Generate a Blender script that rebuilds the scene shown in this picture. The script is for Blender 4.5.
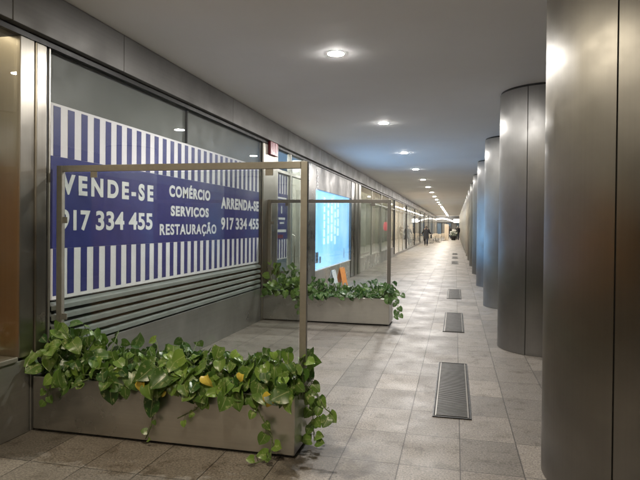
import bpy, bmesh, math, random
from mathutils import Vector, Matrix

# ------------------------------------------------------------------ clean
for o in list(bpy.data.objects):
    bpy.data.objects.remove(o, do_unlink=True)
SC = bpy.context.scene
COL = SC.collection
RNG = random.Random(7)
PI = math.pi

# ------------------------------------------------------------------ camera
f_px, yaw, pitch, roll, cy_px, CAM_H = 568.35, .2339, -.0098, .0093, 231.28, 1.63
cam_d = bpy.data.cameras.new('camera')
cam = bpy.data.objects.new('camera', cam_d)
COL.objects.link(cam)
cam_d.sensor_fit = 'HORIZONTAL'
cam_d.sensor_width = 36.0
cam_d.lens = f_px / 640 * 36.0
cam_d.shift_y = (cy_px - 240) / 640
cam_d.clip_start = .05
cam_d.clip_end = 1500
Fv = Vector((-math.sin(yaw) * math.cos(pitch), math.cos(yaw) * math.cos(pitch), math.sin(pitch)))
R0 = Vector((math.cos(yaw), math.sin(yaw), 0))
U0 = R0.cross(Fv)
Rv = R0 * math.cos(roll) + U0 * math.sin(roll)
Uv = -R0 * math.sin(roll) + U0 * math.cos(roll)
cam.matrix_world = Matrix(((Rv.x, Uv.x, -Fv.x, 0), (Rv.y, Uv.y, -Fv.y, 0), (Rv.z, Uv.z, -Fv.z, CAM_H), (0, 0, 0, 1)))
SC.camera = cam

# ------------------------------------------------------------------ world (night) and faint moon
SUN_EL, SUN_ROT = math.radians(4), math.radians(110)
w = bpy.data.worlds.new('World')
SC.world = w
w.use_nodes = True
nt = w.node_tree
nt.nodes.clear()
sky = nt.nodes.new('ShaderNodeTexSky')
sky.sky_type = 'NISHITA'
sky.sun_disc = False
sky.sun_elevation = SUN_EL
sky.sun_rotation = SUN_ROT
bg = nt.nodes.new('ShaderNodeBackground')
bg.inputs['Strength'].default_value = .0025
wo = nt.nodes.new('ShaderNodeOutputWorld')
nt.links.new(sky.outputs[0], bg.inputs[0])
nt.links.new(bg.outputs[0], wo.inputs[0])
sun_d = bpy.data.lights.new('sun', 'SUN')
sun_d.energy = .01
sun_d.angle = math.radians(.5)
sun_d.color = (1, .93, .85)
sun = bpy.data.objects.new('sun', sun_d)
COL.objects.link(sun)
sd = Vector((math.sin(SUN_ROT) * math.cos(SUN_EL), math.cos(SUN_ROT) * math.cos(SUN_EL), math.sin(SUN_EL)))
sun.rotation_euler = sd.to_track_quat('Z', 'Y').to_euler()

# ------------------------------------------------------------------ exposure, renderer
SC.view_settings.view_transform = 'Standard'
SC.view_settings.look = 'None'
SC.view_settings.exposure = 0.5
SC.view_settings.gamma = 1.0
SC.view_settings.use_curve_mapping = False
SC.render.engine = 'CYCLES'
cyc = SC.cycles
cyc.use_denoising = True
try:
    cyc.denoiser = 'OPENIMAGEDENOISE'
except Exception:
    pass
cyc.use_light_tree = True
cyc.max_bounces = 10
cyc.diffuse_bounces = 7
cyc.glossy_bounces = 5
cyc.transparent_max_bounces = 16
cyc.sample_clamp_indirect = 4.0
cyc.caustics_reflective = True
cyc.caustics_refractive = False
cyc.blur_glossy = .6

LAMP_W = 1560.0            # radiance of a downlight's diffuser
LAMP_C = (1.0, .955, .90)
CEIL = 3.46

# ------------------------------------------------------------------ materials
def mat(name):
    m = bpy.data.materials.new(name)
    m.use_nodes = True
    n = m.node_tree
    return m, n, n.nodes['Principled BSDF']

def N(n, typ, **kw):
    nd = n.nodes.new(typ)
    for k, v in kw.items():
        setattr(nd, k, v)
    return nd

def noise_ramp(n, coord, scale, stops, detail=4, rough=.55, sc3=None):
    tx = N(n, 'ShaderNodeTexNoise')
    tx.inputs['Scale'].default_value = scale
    tx.inputs['Detail'].default_value = detail
    tx.inputs['Roughness'].default_value = rough
    src = coord
    if sc3:
        mp = N(n, 'ShaderNodeMapping')
        mp.inputs['Scale'].default_value = sc3
        n.links.new(coord, mp.inputs[0])
        src = mp.outputs[0]
    n.links.new(src, tx.inputs['Vector'])
    cr = N(n, 'ShaderNodeValToRGB')
    e = cr.color_ramp.elements
    while len(e) < len(stops):
        e.new(.5)
    for el, (p, c) in zip(e, stops):
        el.position = p
        el.color = (*c, 1) if len(c) == 3 else c
    n.links.new(tx.outputs['Fac'], cr.inputs[0])
    return cr.outputs[0]

def g(v):
    return (v, v, v)

def simple(name, col, rough=.5, metal=0.0, var=.12, scale=6.0, bump=0.0, spec=.5, sc3=None):
    m, n, b = mat(name)
    tc = N(n, 'ShaderNodeTexCoord').outputs['Object']
    lo = tuple(c * (1 - var) for c in col)
    hi = tuple(min(1, c * (1 + var)) for c in col)
    c = noise_ramp(n, tc, scale, [(.3, lo), (.7, hi)], sc3=sc3)
    n.links.new(c, b.inputs['Base Color'])
    r = noise_ramp(n, tc, scale * 2.3, [(.3, g(max(.02, rough * .85))), (.7, g(min(1, rough * 1.15)))], sc3=sc3)
    n.links.new(r, b.inputs['Roughness'])
    b.inputs['Metallic'].default_value = metal
    b.inputs['Specular IOR Level'].default_value = spec
    if bump:
        h = noise_ramp(n, tc, scale * 12, [(.2, g(0)), (.8, g(1))])
        bp = N(n, 'ShaderNodeBump')
        bp.inputs['Strength'].default_value = bump
        bp.inputs['Distance'].default_value = .004
        n.links.new(h, bp.inputs['Height'])
        n.links.new(bp.outputs[0], b.inputs['Normal'])
    return m

def emit(name, col, strength):
    m, n, b = mat(name)
    b.inputs['Base Color'].default_value = (*[min(.9, c * .8) for c in col], 1)
    b.inputs['Emission Color'].default_value = (*col, 1)
    b.inputs['Emission Strength'].default_value = strength
    return m

def steel(name, col, rough, aniso=0.0, metal=1.0, warp=0.0, axis='Z', streak=(60, 60, .6), var=.12, smudge=.25):
    """brushed stainless steel: grain along one axis, smudges and uneven gloss"""
    m, n, b = mat(name)
    tc = N(n, 'ShaderNodeTexCoord').outputs['Object']
    lo = tuple(c * (1 - var) for c in col)
    hi = tuple(min(1, c * (1 + var)) for c in col)
    c = noise_ramp(n, tc, 1.0, [(.3, lo), (.7, hi)], detail=6, sc3=streak)
    big = noise_ramp(n, tc, 1.3, [(.35, g(1 - smudge)), (.62, g(1))], detail=5)
    mx = N(n, 'ShaderNodeMix', data_type='RGBA', blend_type='MULTIPLY')
    mx.inputs['Factor'].default_value = 1
    n.links.new(c, mx.inputs['A'])
    n.links.new(big, mx.inputs['B'])
    n.links.new(mx.outputs['Result'], b.inputs['Base Color'])
    r = noise_ramp(n, tc, 1.7, [(.3, g(rough * .72)), (.7, g(rough * 1.35))], detail=5)
    n.links.new(r, b.inputs['Roughness'])
    b.inputs['Metallic'].default_value = metal
    fine = noise_ramp(n, tc, 3.0, [(.2, g(0)), (.8, g(1))], detail=3, sc3=streak)
    bp = N(n, 'ShaderNodeBump')
    bp.inputs['Strength'].default_value = .02
    bp.inputs['Distance'].default_value = .001
    n.links.new(fine, bp.inputs['Height'])
    if warp:
        wv = noise_ramp(n, tc, 1.6, [(.2, g(0)), (.8, g(1))], detail=2, sc3=(1.6, 1.6, .5))
        b2 = N(n, 'ShaderNodeBump')
        b2.inputs['Strength'].default_value = warp
        b2.inputs['Distance'].default_value = .012
        n.links.new(wv, b2.inputs['Height'])
        n.links.new(bp.outputs[0], b2.inputs['Normal'])
        bp = b2
    n.links.new(bp.outputs[0], b.inputs['Normal'])
    if aniso:
        b.inputs['Anisotropic'].default_value = aniso
        ge = N(n, 'ShaderNodeNewGeometry')
        tg = N(n, 'ShaderNodeVectorMath', operation='CROSS_PRODUCT')
        n.links.new(ge.outputs['Normal'], tg.inputs[0])
        tg.inputs[1].default_value = (0, 0, 1)
        n.links.new(tg.outputs[0], b.inputs['Tangent'])
    return m

def glass(name, tint, f0=.05, top=.9, rough=0.0):
    m = bpy.data.materials.new(name)
    m.use_nodes = True
    n = m.node_tree
    n.nodes.clear()
    out = N(n, 'ShaderNodeOutputMaterial')
    tr = N(n, 'ShaderNodeBsdfTransparent')
    tr.inputs[0].default_value = (*tint, 1)
    gl = N(n, 'ShaderNodeBsdfGlossy')
    gl.inputs['Roughness'].default_value = rough
    lw = N(n, 'ShaderNodeLayerWeight')
    lw.inputs['Blend'].default_value = .5
    pw = N(n, 'ShaderNodeMath', operation='POWER')
    pw.inputs[1].default_value = 5
    n.links.new(lw.outputs['Facing'], pw.inputs[0])
    ma = N(n, 'ShaderNodeMath', operation='MULTIPLY_ADD')
    ma.inputs[1].default_value = top
    ma.inputs[2].default_value = f0
    n.links.new(pw.outputs[0], ma.inputs[0])
    mx = N(n, 'ShaderNodeMixShader')
    n.links.new(ma.outputs[0], mx.inputs[0])
    n.links.new(tr.outputs[0], mx.inputs[1])
    n.links.new(gl.outputs[0], mx.inputs[2])
    n.links.new(mx.outputs[0], out.inputs[0])
    return m

def floor_material():
    m, n, b = mat('granite_paving')
    tc = N(n, 'ShaderNodeTexCoord').outputs['Object']
    mp = N(n, 'ShaderNodeMapping')
    mp.inputs['Location'].default_value = (-.05 + .41 * 40, -3.905 + .59 * 40, 0)
    n.links.new(tc, mp.inputs[0])
    br = N(n, 'ShaderNodeTexBrick')
    br.offset = 0
    br.squash = 1
    br.inputs['Scale'].default_value = 1
    br.inputs['Brick Width'].default_value = .41
    br.inputs['Row Height'].default_value = .59
    br.inputs['Mortar Size'].default_value = .0042
    br.inputs['Mortar Smooth'].default_value = .35
    br.inputs['Bias'].default_value = 0
    br.inputs['Color1'].default_value = (.125, .112, .098, 1)
    br.inputs['Color2'].default_value = (.208, .186, .162, 1)
    br.inputs['Mortar'].default_value = (.04, .035, .03, 1)
    n.links.new(mp.outputs[0], br.inputs['Vector'])
    # speckle of the bush-hammered granite
    sp = noise_ramp(n, tc, 70, [(.36, g(.36)), (.5, g(1.0)), (.66, g(1.6))], detail=4, rough=.8)
    st = noise_ramp(n, tc, 1.15, [(.3, (.72, .70, .67)), (.5, g(.97)), (.75, (1.07, 1.05, 1.02))], detail=8, rough=.65)
    st2 = noise_ramp(n, tc, 6.0, [(.36, (.60, .57, .53)), (.47, g(1.0))], detail=8, rough=.7)
    last = br.outputs['Color']
    for t in (sp, st, st2):
        mx = N(n, 'ShaderNodeMix', data_type='RGBA', blend_type='MULTIPLY')
        mx.inputs['Factor'].default_value = 1
        n.links.new(last, mx.inputs['A'])
        n.links.new(t, mx.inputs['B'])
        last = mx.outputs['Result']
    # pale lime deposits: thin patches
    pale = noise_ramp(n, tc, 5.5, [(.69, g(0)), (.73, g(.6))], detail=8, rough=.75)
    mx = N(n, 'ShaderNodeMix', data_type='RGBA')
    n.links.new(pale, mx.inputs['Factor'])
    n.links.new(last, mx.inputs['A'])
    mx.inputs['B'].default_value = (.38, .355, .32, 1)
    # darker noise-edged patches on the paving at the open end of the near planter
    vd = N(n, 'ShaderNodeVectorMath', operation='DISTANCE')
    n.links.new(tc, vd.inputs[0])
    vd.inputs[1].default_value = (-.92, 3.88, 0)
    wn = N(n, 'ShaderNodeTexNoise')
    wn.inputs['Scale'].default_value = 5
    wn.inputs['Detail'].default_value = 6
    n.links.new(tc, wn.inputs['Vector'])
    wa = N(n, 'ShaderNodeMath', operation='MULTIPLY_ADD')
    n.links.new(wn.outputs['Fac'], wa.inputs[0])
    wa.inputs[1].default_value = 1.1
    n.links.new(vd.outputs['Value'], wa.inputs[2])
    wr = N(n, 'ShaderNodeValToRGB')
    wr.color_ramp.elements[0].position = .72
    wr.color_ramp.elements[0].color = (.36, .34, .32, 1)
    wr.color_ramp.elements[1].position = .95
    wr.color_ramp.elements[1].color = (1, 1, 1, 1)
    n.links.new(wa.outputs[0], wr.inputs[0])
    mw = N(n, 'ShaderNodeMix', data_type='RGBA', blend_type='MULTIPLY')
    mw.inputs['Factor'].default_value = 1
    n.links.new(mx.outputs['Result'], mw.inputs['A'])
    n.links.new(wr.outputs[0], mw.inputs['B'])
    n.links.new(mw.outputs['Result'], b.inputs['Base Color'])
    r = noise_ramp(n, tc, 2.2, [(.3, g(.42)), (.7, g(.62))], detail=6)
    n.links.new(r, b.inputs['Roughness'])
    b.inputs['Specular IOR Level'].default_value = .45
    inv = N(n, 'ShaderNodeMath', operation='SUBTRACT')
    inv.inputs[0].default_value = 1
    n.links.new(br.outputs['Fac'], inv.inputs[1])
    fine = noise_ramp(n, tc, 130, [(.25, g(0)), (.75, g(1))], detail=3)
    ad = N(n, 'ShaderNodeMath', operation='MULTIPLY_ADD')
    n.links.new(fine, ad.inputs[0])
    ad.inputs[1].default_value = .22
    n.links.new(inv.outputs[0], ad.inputs[2])
    bp = N(n, 'ShaderNodeBump')
    bp.inputs['Strength'].default_value = .55
    bp.inputs['Distance'].default_value = .004
    n.links.new(ad.outputs[0], bp.inputs['Height'])
    n.links.new(bp.outputs[0], b.inputs['Normal'])
    return m

def leaf_material(name, dark, light, pale, amount):
    m, n, b = mat(name)
    at = N(n, 'ShaderNodeAttribute', attribute_name='tone')
    uv = N(n, 'ShaderNodeUVMap').outputs[0]
    mx = N(n, 'ShaderNodeMix', data_type='RGBA')
    mx.inputs['A'].default_value = (*dark, 1)
    mx.inputs['B'].default_value = (*light, 1)
    n.links.new(at.outputs['Fac'], mx.inputs['Factor'])
    tc = N(n, 'ShaderNodeTexCoord').outputs['Object']
    fl = noise_ramp(n, tc, 34, [(.56, g(0)), (.66, g(amount))], detail=7, rough=.7)
    m2 = N(n, 'ShaderNodeMix', data_type='RGBA')
    n.links.new(fl, m2.inputs['Factor'])
    n.links.new(mx.outputs['Result'], m2.inputs['A'])
    m2.inputs['B'].default_value = (*pale, 1)
    # midrib
    sx = N(n, 'ShaderNodeSeparateXYZ')
    n.links.new(uv, sx.inputs[0])
    d = N(n, 'ShaderNodeMath', operation='SUBTRACT')
    n.links.new(sx.outputs['X'], d.inputs[0])
    d.inputs[1].default_value = .5
    ab = N(n, 'ShaderNodeMath', operation='ABSOLUTE')
    n.links.new(d.outputs[0], ab.inputs[0])
    lt = N(n, 'ShaderNodeMath', operation='LESS_THAN')
    n.links.new(ab.outputs[0], lt.inputs[0])
    lt.inputs[1].default_value = .022
    ml = N(n, 'ShaderNodeMath', operation='MULTIPLY')
    n.links.new(lt.outputs[0], ml.inputs[0])
    ml.inputs[1].default_value = .45
    m3 = N(n, 'ShaderNodeMix', data_type='RGBA')
    n.links.new(ml.outputs[0], m3.inputs['Factor'])
    n.links.new(m2.outputs['Result'], m3.inputs['A'])
    m3.inputs['B'].default_value = (*pale, 1)
    n.links.new(m3.outputs['Result'], b.inputs['Base Color'])
    b.inputs['Roughness'].default_value = .34
    b.inputs['Specular IOR Level'].default_value = .55
    tl = N(n, 'ShaderNodeBsdfTranslucent')
    n.links.new(m3.outputs['Result'], tl.inputs[0])
    ms = N(n, 'ShaderNodeMixShader')
    ms.inputs[0].default_value = .18
    out = n.nodes['Material Output']
    n.links.new(b.outputs[0], ms.inputs[1])
    n.links.new(tl.outputs[0], ms.inputs[2])
    n.links.new(ms.outputs[0], out.inputs[0])
    return m

def ceiling_material():
    m, n, b = mat('ceiling_plaster')
    tc = N(n, 'ShaderNodeTexCoord').outputs['Object']
    c = noise_ramp(n, tc, .55, [(.3, (.80, .80, .80)), (.7, (.855, .86, .865))], detail=6)
    n.links.new(c, b.inputs['Base Color'])
    b.inputs['Roughness'].default_value = .75
    h = noise_ramp(n, tc, .9, [(.2, g(0)), (.8, g(1))], detail=3)
    bp = N(n, 'ShaderNodeBump')
    bp.inputs['Strength'].default_value = .25
    bp.inputs['Distance'].default_value = .02
    n.links.new(h, bp.inputs['Height'])
    n.links.new(bp.outputs[0], b.inputs['Normal'])
    return m

def wood(name, lo, hi, axis=(2, 18, .8)):
    m, n, b = mat(name)
    tc = N(n, 'ShaderNodeTexCoord').outputs['Object']
    c = noise_ramp(n, tc, 2.0, [(.3, lo), (.7, hi)], detail=6, sc3=axis)
    n.links.new(c, b.inputs['Base Color'])
    b.inputs['Roughness'].default_value = .45
    return m

M = {}
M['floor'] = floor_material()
M['ceiling'] = ceiling_material()
M['column'] = steel('brushed_column_steel', (.375, .372, .364), .42, aniso=.94, warp=.3, axis='Z', streak=(60, 60, .25), smudge=.16, var=.022)
M['core'] = simple('dark_column_core', (.03, .03, .03), .5, 0.5)
M['beam'] = steel('beam_steel', (.17, .167, .16), .5, metal=.7, streak=(20, .5, 40), smudge=.12, var=.04)
M['base'] = steel('base_panel_steel', (.36, .355, .34), .36, metal=.8, streak=(30, .7, 30), smudge=.25, var=.05)
M['pillar'] = steel('pillar_steel', (.38, .36, .32), .36, aniso=.6, streak=(30, 30, .5), smudge=.12, var=.04)
M['fascia'] = steel('fascia_steel', (.20, .195, .19), .42, metal=.8, streak=(20, .5, 40), smudge=.2, var=.05)
M['frame_dark'] = steel('backlit_tone_frame_metal', (.20, .185, .16), .42, metal=.6, streak=(30, 30, 30), smudge=.15, var=.06)  # backlit shade of the far screen put in the colour; grate rails share it
M['darkpillar'] = steel('dark_pillar_steel', (.17, .165, .16), .3, streak=(30, 30, .5), smudge=.2)
M['planter'] = steel('planter_steel', (.60, .585, .55), .30, metal=.95, warp=.25, streak=(.8, 40, 60), smudge=.34, var=.03)
M['frame'] = steel('frame_aluminium', (.36, .35, .315), .38, metal=.7, streak=(30, 30, 30), smudge=.15, var=.06)
M['louvre'] = simple('louvre_aluminium', (.25, .28, .27), .42, .4, var=.10, scale=4)
M['darkmetal'] = simple('dark_metal', (.045, .045, .045), .45, .7)
M['grate'] = simple('grate_steel', (.12, .117, .11), .45, .7)
M['black'] = simple('black_void', (.012, .012, .012), .8)
M['spandrel'] = simple('grey_spandrel', (.115, .122, .112), .5, 0, var=.06, scale=2)
M['glass'] = glass('window_glass', (.97, .98, .975))
M['screenglass'] = glass('screen_glass', (.90, .925, .91), f0=.04)
M['white'] = simple('banner_white', (.88, .86, .90), .45, var=.03)
M['navy'] = simple('banner_navy', (.034, .040, .205), .45, var=.08)
M['letter'] = simple('banner_letter_white', (.88, .88, .90), .45, var=.02)
M['wood'] = wood('orange_timber', (.40, .19, .06), (.48, .25, .09))
M['palewood'] = wood('pale_wood', (.46, .40, .32), (.58, .51, .42), (6, 6, 1))
M['wall'] = simple('shop_wall_paint', (.72, .69, .63), .7, var=.08, scale=1)
M['greywall'] = simple('grey_wall', (.2, .2, .2), .7, var=.15, scale=1)
M['shopfloor'] = simple('shop_floor', (.32, .29, .25), .4, var=.2, scale=2)
M['curtain'] = simple('curtain_cloth', (.42, .44, .36), .8, var=.1, scale=9)
M['soil'] = simple('potting_soil', (.035, .024, .016), .95, var=.5, scale=30, bump=.6)
M['leaf'] = leaf_material('pothos_leaf', (.022, .07, .013), (.17, .28, .045), (.42, .44, .22), .75)
M['leaf_far'] = leaf_material('variegated_pothos_leaf', (.03, .09, .022), (.12, .23, .05), (.62, .64, .52), .95)
M['yellow'] = leaf_material('yellowed_leaf', (.62, .46, .05), (.74, .62, .13), (.30, .20, .03), .5)
M['stem'] = simple('plant_stem', (.09, .13, .04), .6, var=.3, scale=12)
M['lamp'] = emit('downlight_diffuser', LAMP_C, LAMP_W)
M['lamp_dim'] = emit('aged_downlight_diffuser', (1.0, .86, .64), 1030)
M['ring'] = simple('downlight_ring', (.7, .69, .66), .4, 0)
M['red'] = simple('maroon_enamel', (.20, .022, .035), .3, 0, var=.1)
M['pink'] = simple('pale_pink_paint', (.75, .5, .58), .4)
M['asphalt'] = simple('asphalt', (.05, .05, .05), .85, var=.25, scale=8, bump=.5)
M['kerb'] = simple('kerb_stone', (.3, .29, .27), .8, var=.15, scale=6, bump=.3)
M['earth'] = simple('dark_ground', (.05, .05, .045), .95, var=.3, scale=.3)
M['cool'] = emit('cool_light_panel', (.92, .97, 1.0), 24)
M['warm'] = emit('warm_light_panel', (1.0, .86, .66), 24)
M['strip'] = emit('linear_light_diffuser', (1.0, .9, .76), 60)
M['redreflection'] = emit('red_reflection_glow', (1.0, .12, .16), 1.0)
M['orange'] = simple('orange_plastic', (.74, .30, .10), .4, var=.08)
M['palereflection'] = simple('pale_reflection_tone', (.66, .70, .74), .4, var=.05)
M['skin'] = simple('skin', (.48, .30, .22), .5, var=.08, scale=20)
M['darkcloth'] = simple('dark_coat_cloth', (.018, .018, .022), .85, var=.3, scale=20)
M['jeans'] = simple('dark_trousers', (.03, .032, .045), .85, var=.3, scale=20)
M['hair'] = simple('dark_hair', (.03, .02, .015), .6, var=.3, scale=40)
M['grey_hair'] = simple('grey_hair', (.3, .29, .28), .6, var=.3, scale=40)
M['bag'] = simple('black_bag', (.02, .02, .02), .6)
M['bloom'] = simple('white_petals', (.8, .79, .76), .6, var=.06, scale=14)

def blue_panel_material():
    m, n, b = mat('blue_lit_panel')
    tc = N(n, 'ShaderNodeTexCoord').outputs['Object']
    c = noise_ramp(n, tc, .9, [(.3, (.16, .46, .95)), (.55, (.26, .60, 1.0)), (.8, (.42, .72, 1.0))], detail=3)
    b.inputs['Base Color'].default_value = (.2, .4, .8, 1)
    n.links.new(c, b.inputs['Emission Color'])
    b.inputs['Emission Strength'].default_value = 1.85
    return m
M['blue'] = blue_panel_material()
M['paleblue'] = emit('pale_blue_lit_ornament', (.70, .92, .97), 1.7)
M['bluedark'] = emit('mid_blue_print', (.08, .13, .20), .05)

# ------------------------------------------------------------------ mesh helpers
class MB:
    def __init__(s):
        s.v, s.f, s.sm = [], [], []
    def add(s, vs, fs, smooth=False):
        o = len(s.v)
        s.v += [tuple(p) for p in vs]
        s.f += [tuple(i + o for i in q) for q in fs]
        s.sm += [smooth] * len(fs)
        return s
    def box(s, x0, x1, y0, y1, z0, z1):
        vs = [(x, y, z) for z in (z0, z1) for y in (y0, y1) for x in (x0, x1)]
        return s.add(vs, [(0, 2, 3, 1), (4, 5, 7, 6), (0, 1, 5, 4), (2, 6, 7, 3), (0, 4, 6, 2), (1, 3, 7, 5)])
    def obox(s, c, ax, ay, az):
        c, ax, ay, az = map(Vector, (c, ax, ay, az))
        vs = [c + i * ax + j * ay + k * az for k in (-1, 1) for j in (-1, 1) for i in (-1, 1)]
        return s.add(vs, [(0, 2, 3, 1), (4, 5, 7, 6), (0, 1, 5, 4), (2, 6, 7, 3), (0, 4, 6, 2), (1, 3, 7, 5)])
    def tube(s, pts, rad, seg=8, caps=True):
        pts = [Vector(p) for p in pts]
        rs = rad if isinstance(rad, (list, tuple)) else [rad] * len(pts)
        vs, fs = [], []
        prev = None
        for i, p in enumerate(pts):
            d = (pts[min(i + 1, len(pts) - 1)] - pts[max(i - 1, 0)])
            d = d.normalized() if d.length > 1e-9 else Vector((0, 0, 1))
            if prev is None:
                a = d.orthogonal().normalized()
            else:
                a = (prev - d * prev.dot(d))
                a = a.normalized() if a.length > 1e-6 else d.orthogonal().normalized()
            prev = a
            b = d.cross(a)
            for k in range(seg):
                t = 2 * PI * k / seg
                vs.append(p + (a * math.cos(t) + b * math.sin(t)) * rs[i])
        for i in range(len(pts) - 1):
            for k in range(seg):
                k2 = (k + 1) % seg
                fs.append((i * seg + k, i * seg + k2, (i + 1) * seg + k2, (i + 1) * seg + k))
        if caps:
            fs.append(tuple(range(seg))[::-1])
            fs.append(tuple(range((len(pts) - 1) * seg, len(pts) * seg)))
        return s.add(vs, fs, True)
    def lathe(s, prof, c=(0, 0, 0), seg=32, smooth=True):
        vs, fs = [], []
        for (r, z) in prof:
            for k in range(seg):
                t = 2 * PI * k / seg
                vs.append((c[0] + r * math.cos(t), c[1] + r * math.sin(t), c[2] + z))
        for i in range(len(prof) - 1):
            for k in range(seg):
                k2 = (k + 1) % seg
                fs.append((i * seg + k, i * seg + k2, (i + 1) * seg + k2, (i + 1) * seg + k))
        return s.add(vs, fs, smooth)
    def disc(s, c, r, seg=32, up=True):
        vs = [(c[0] + r * math.cos(2 * PI * k / seg), c[1] + r * math.sin(2 * PI * k / seg), c[2]) for k in range(seg)]
        q = tuple(range(seg))
        return s.add(vs, [q if up else q[::-1]])
    def arc_shell(s, r0, r1, a0, a1, z0, z1, seg=48):
        # each of the four strips keeps its own vertices, so the curved faces shade as a true cylinder
        prof = [(r1, z0), (r1, z1), (r0, z1), (r0, z0)]
        for k in range(4):
            vs, fs = [], []
            for i in range(seg + 1):
                t = a0 + (a1 - a0) * i / seg
                for (r, z) in (prof[k], prof[(k + 1) % 4]):
                    vs.append((r * math.cos(t), r * math.sin(t), z))
            for i in range(seg):
                fs.append((i * 2, i * 2 + 2, i * 2 + 3, i * 2 + 1))
            s.add(vs, fs, k in (0, 2))
        for t, fl in ((a0, 1), (a1, -1)):
            s.add([(r * math.cos(t), r * math.sin(t), z) for (r, z) in prof], [(0, 1, 2, 3)[::fl]])
        return s
    def build(s, name, m, parent=None, bevel=0.0, seg=2, loc=None):
        me = bpy.data.meshes.new(name)
        me.from_pydata(s.v, [], s.f)
        me.polygons.foreach_set('use_smooth', s.sm)
        me.materials.append(m)
        me.update()
        o = bpy.data.objects.new(name, me)
        COL.objects.link(o)
        if parent is not None:
            o.parent = parent
        if loc is not None:
            o.location = loc
        if bevel:
            bv = o.modifiers.new('bevel', 'BEVEL')
            bv.width = bevel
            bv.segments = seg
            bv.limit_method = 'ANGLE'
            bv.angle_limit = math.radians(40)
        return o

def thing(name, label, cat, loc=(0, 0, 0), rz=0.0, group=None):
    o = bpy.data.objects.new(name, None)
    COL.objects.link(o)
    o.empty_display_size = .1
    o.location = loc
    o.rotation_euler = (0, 0, rz)
    return tag(o, label, cat, group)

def tag(o, label, cat, group=None):
    o['label'] = label
    o['category'] = cat
    o['kind'] = 'thing'
    if group:
        o['group'] = group
    return o

def struct(o):
    o['kind'] = 'structure'
    return o

def dup(root, loc, label=None):
    r = root.copy()
    COL.objects.link(r)
    r.location = loc
    if label:
        r['label'] = label
    for ch in root.children:
        c = ch.copy()
        COL.objects.link(c)
        c.parent = r
        for s in ch.children:
            d = s.copy()
            COL.objects.link(d)
            d.parent = c
    return r

ORD = ['nearest', 'second', 'third', 'fourth', 'fifth', 'sixth', 'seventh', 'eighth', 'ninth', 'tenth', 'eleventh', 'twelfth',
       'thirteenth', 'fourteenth', 'fifteenth', 'sixteenth', 'seventeenth', 'eighteenth', 'nineteenth', 'twentieth', 'twenty-first', 'twenty-second', 'twenty-third']

def wall_text(name, body, y0, y1, z0, z1, x, m, parent, off=.03, space=1.16):
    """lettering lying on a wall that faces +X, squeezed to the given width and capital height"""
    cu = bpy.data.curves.new(name, 'FONT')
    cu.body = body
    cu.size = 1
    cu.offset = off
    cu.space_character = space
    cu.extrude = .008
    cu.resolution_u = 6
    ob = bpy.data.objects.new(name + '_tmp', cu)
    COL.objects.link(ob)
    dg = bpy.context.evaluated_depsgraph_get()
    dg.update()
    me = bpy.data.meshes.new_from_object(ob.evaluated_get(dg))
    bpy.data.objects.remove(ob, do_unlink=True)
    # capital height from a plain E of the same font
    cu2 = bpy.data.curves.new('cap', 'FONT')
    cu2.body = 'E'
    cu2.offset = off
    ob2 = bpy.data.objects.new('cap_tmp', cu2)
    COL.objects.link(ob2)
    dg.update()
    me2 = bpy.data.meshes.new_from_object(ob2.evaluated_get(dg))
    zs = [v.co.y for v in me2.vertices]
    bpy.data.objects.remove(ob2, do_unlink=True)
    lo, hi = min(zs), max(zs)
    xs = [v.co.x for v in me.vertices]
    a, b = min(xs), max(xs)
    for v in me.vertices:
        X, Y, Z = v.co
        v.co = (x + (Z + .008) * .12, y0 + (X - a) / (b - a) * (y1 - y0), z0 + (Y - lo) / (hi - lo) * (z1 - z0))
    me.materials.clear()
    me.materials.append(m)
    me.name = name
    o = bpy.data.objects.new(name, me)
    COL.objects.link(o)
    o.parent = parent
    return o

# ================================================================== SETTING
Y0, Y1 = -9.0, 98.0
XW = -3.23                                   # glass line of the shop fronts
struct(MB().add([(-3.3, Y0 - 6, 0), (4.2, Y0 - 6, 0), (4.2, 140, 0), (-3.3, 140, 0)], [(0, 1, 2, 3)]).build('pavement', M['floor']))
struct(MB().box(4.2, 4.4, Y0 - 6, 140, -.14, .004).build('kerb', M['kerb'], bevel=.012))
struct(MB().add([(4.4, -60, -.13), (12, -60, -.13), (12, 200, -.13), (4.4, 200, -.13)], [(0, 1, 2, 3)]).build('road', M['asphalt']))
struct(MB().add([(-400, -400, -.16), (400, -400, -.16), (400, 400, -.16), (-400, 400, -.16)], [(0, 1, 2, 3)]).build('ground', M['earth']))
struct(MB().box(-9, 2.6, Y0, 104, CEIL, CEIL + .5).build('ceiling', M['ceiling']))

# ------------------------------------------------------------------ beam over the shop fronts
t = thing('fascia_beam', 'long brushed steel fascia beam running above all the shop windows', 'beam', (XW, 0, 3.1))
mb = MB()
ys = [Y0, -2.1, .7, 3.5, 4.92]
while ys[-1] < Y1 - 3:
    ys.append(ys[-1] + 2.77)
ys.append(Y1)
for a, b in zip(ys[:-1], ys[1:]):
    mb.box(-.12, .095, a + .003, b - .003, 0, CEIL - 3.1 - .004)
mb.build('steel_panel', M['beam'], t, bevel=.004)
MB().box(-.13, .075, Y0, Y1, .01, CEIL - 3.1 - .006).build('backing', M['black'], t)
MB().box(-.09, .03, Y0, Y1, -.05, -.002).build('dark_trim', M['darkmetal'], t)

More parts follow.
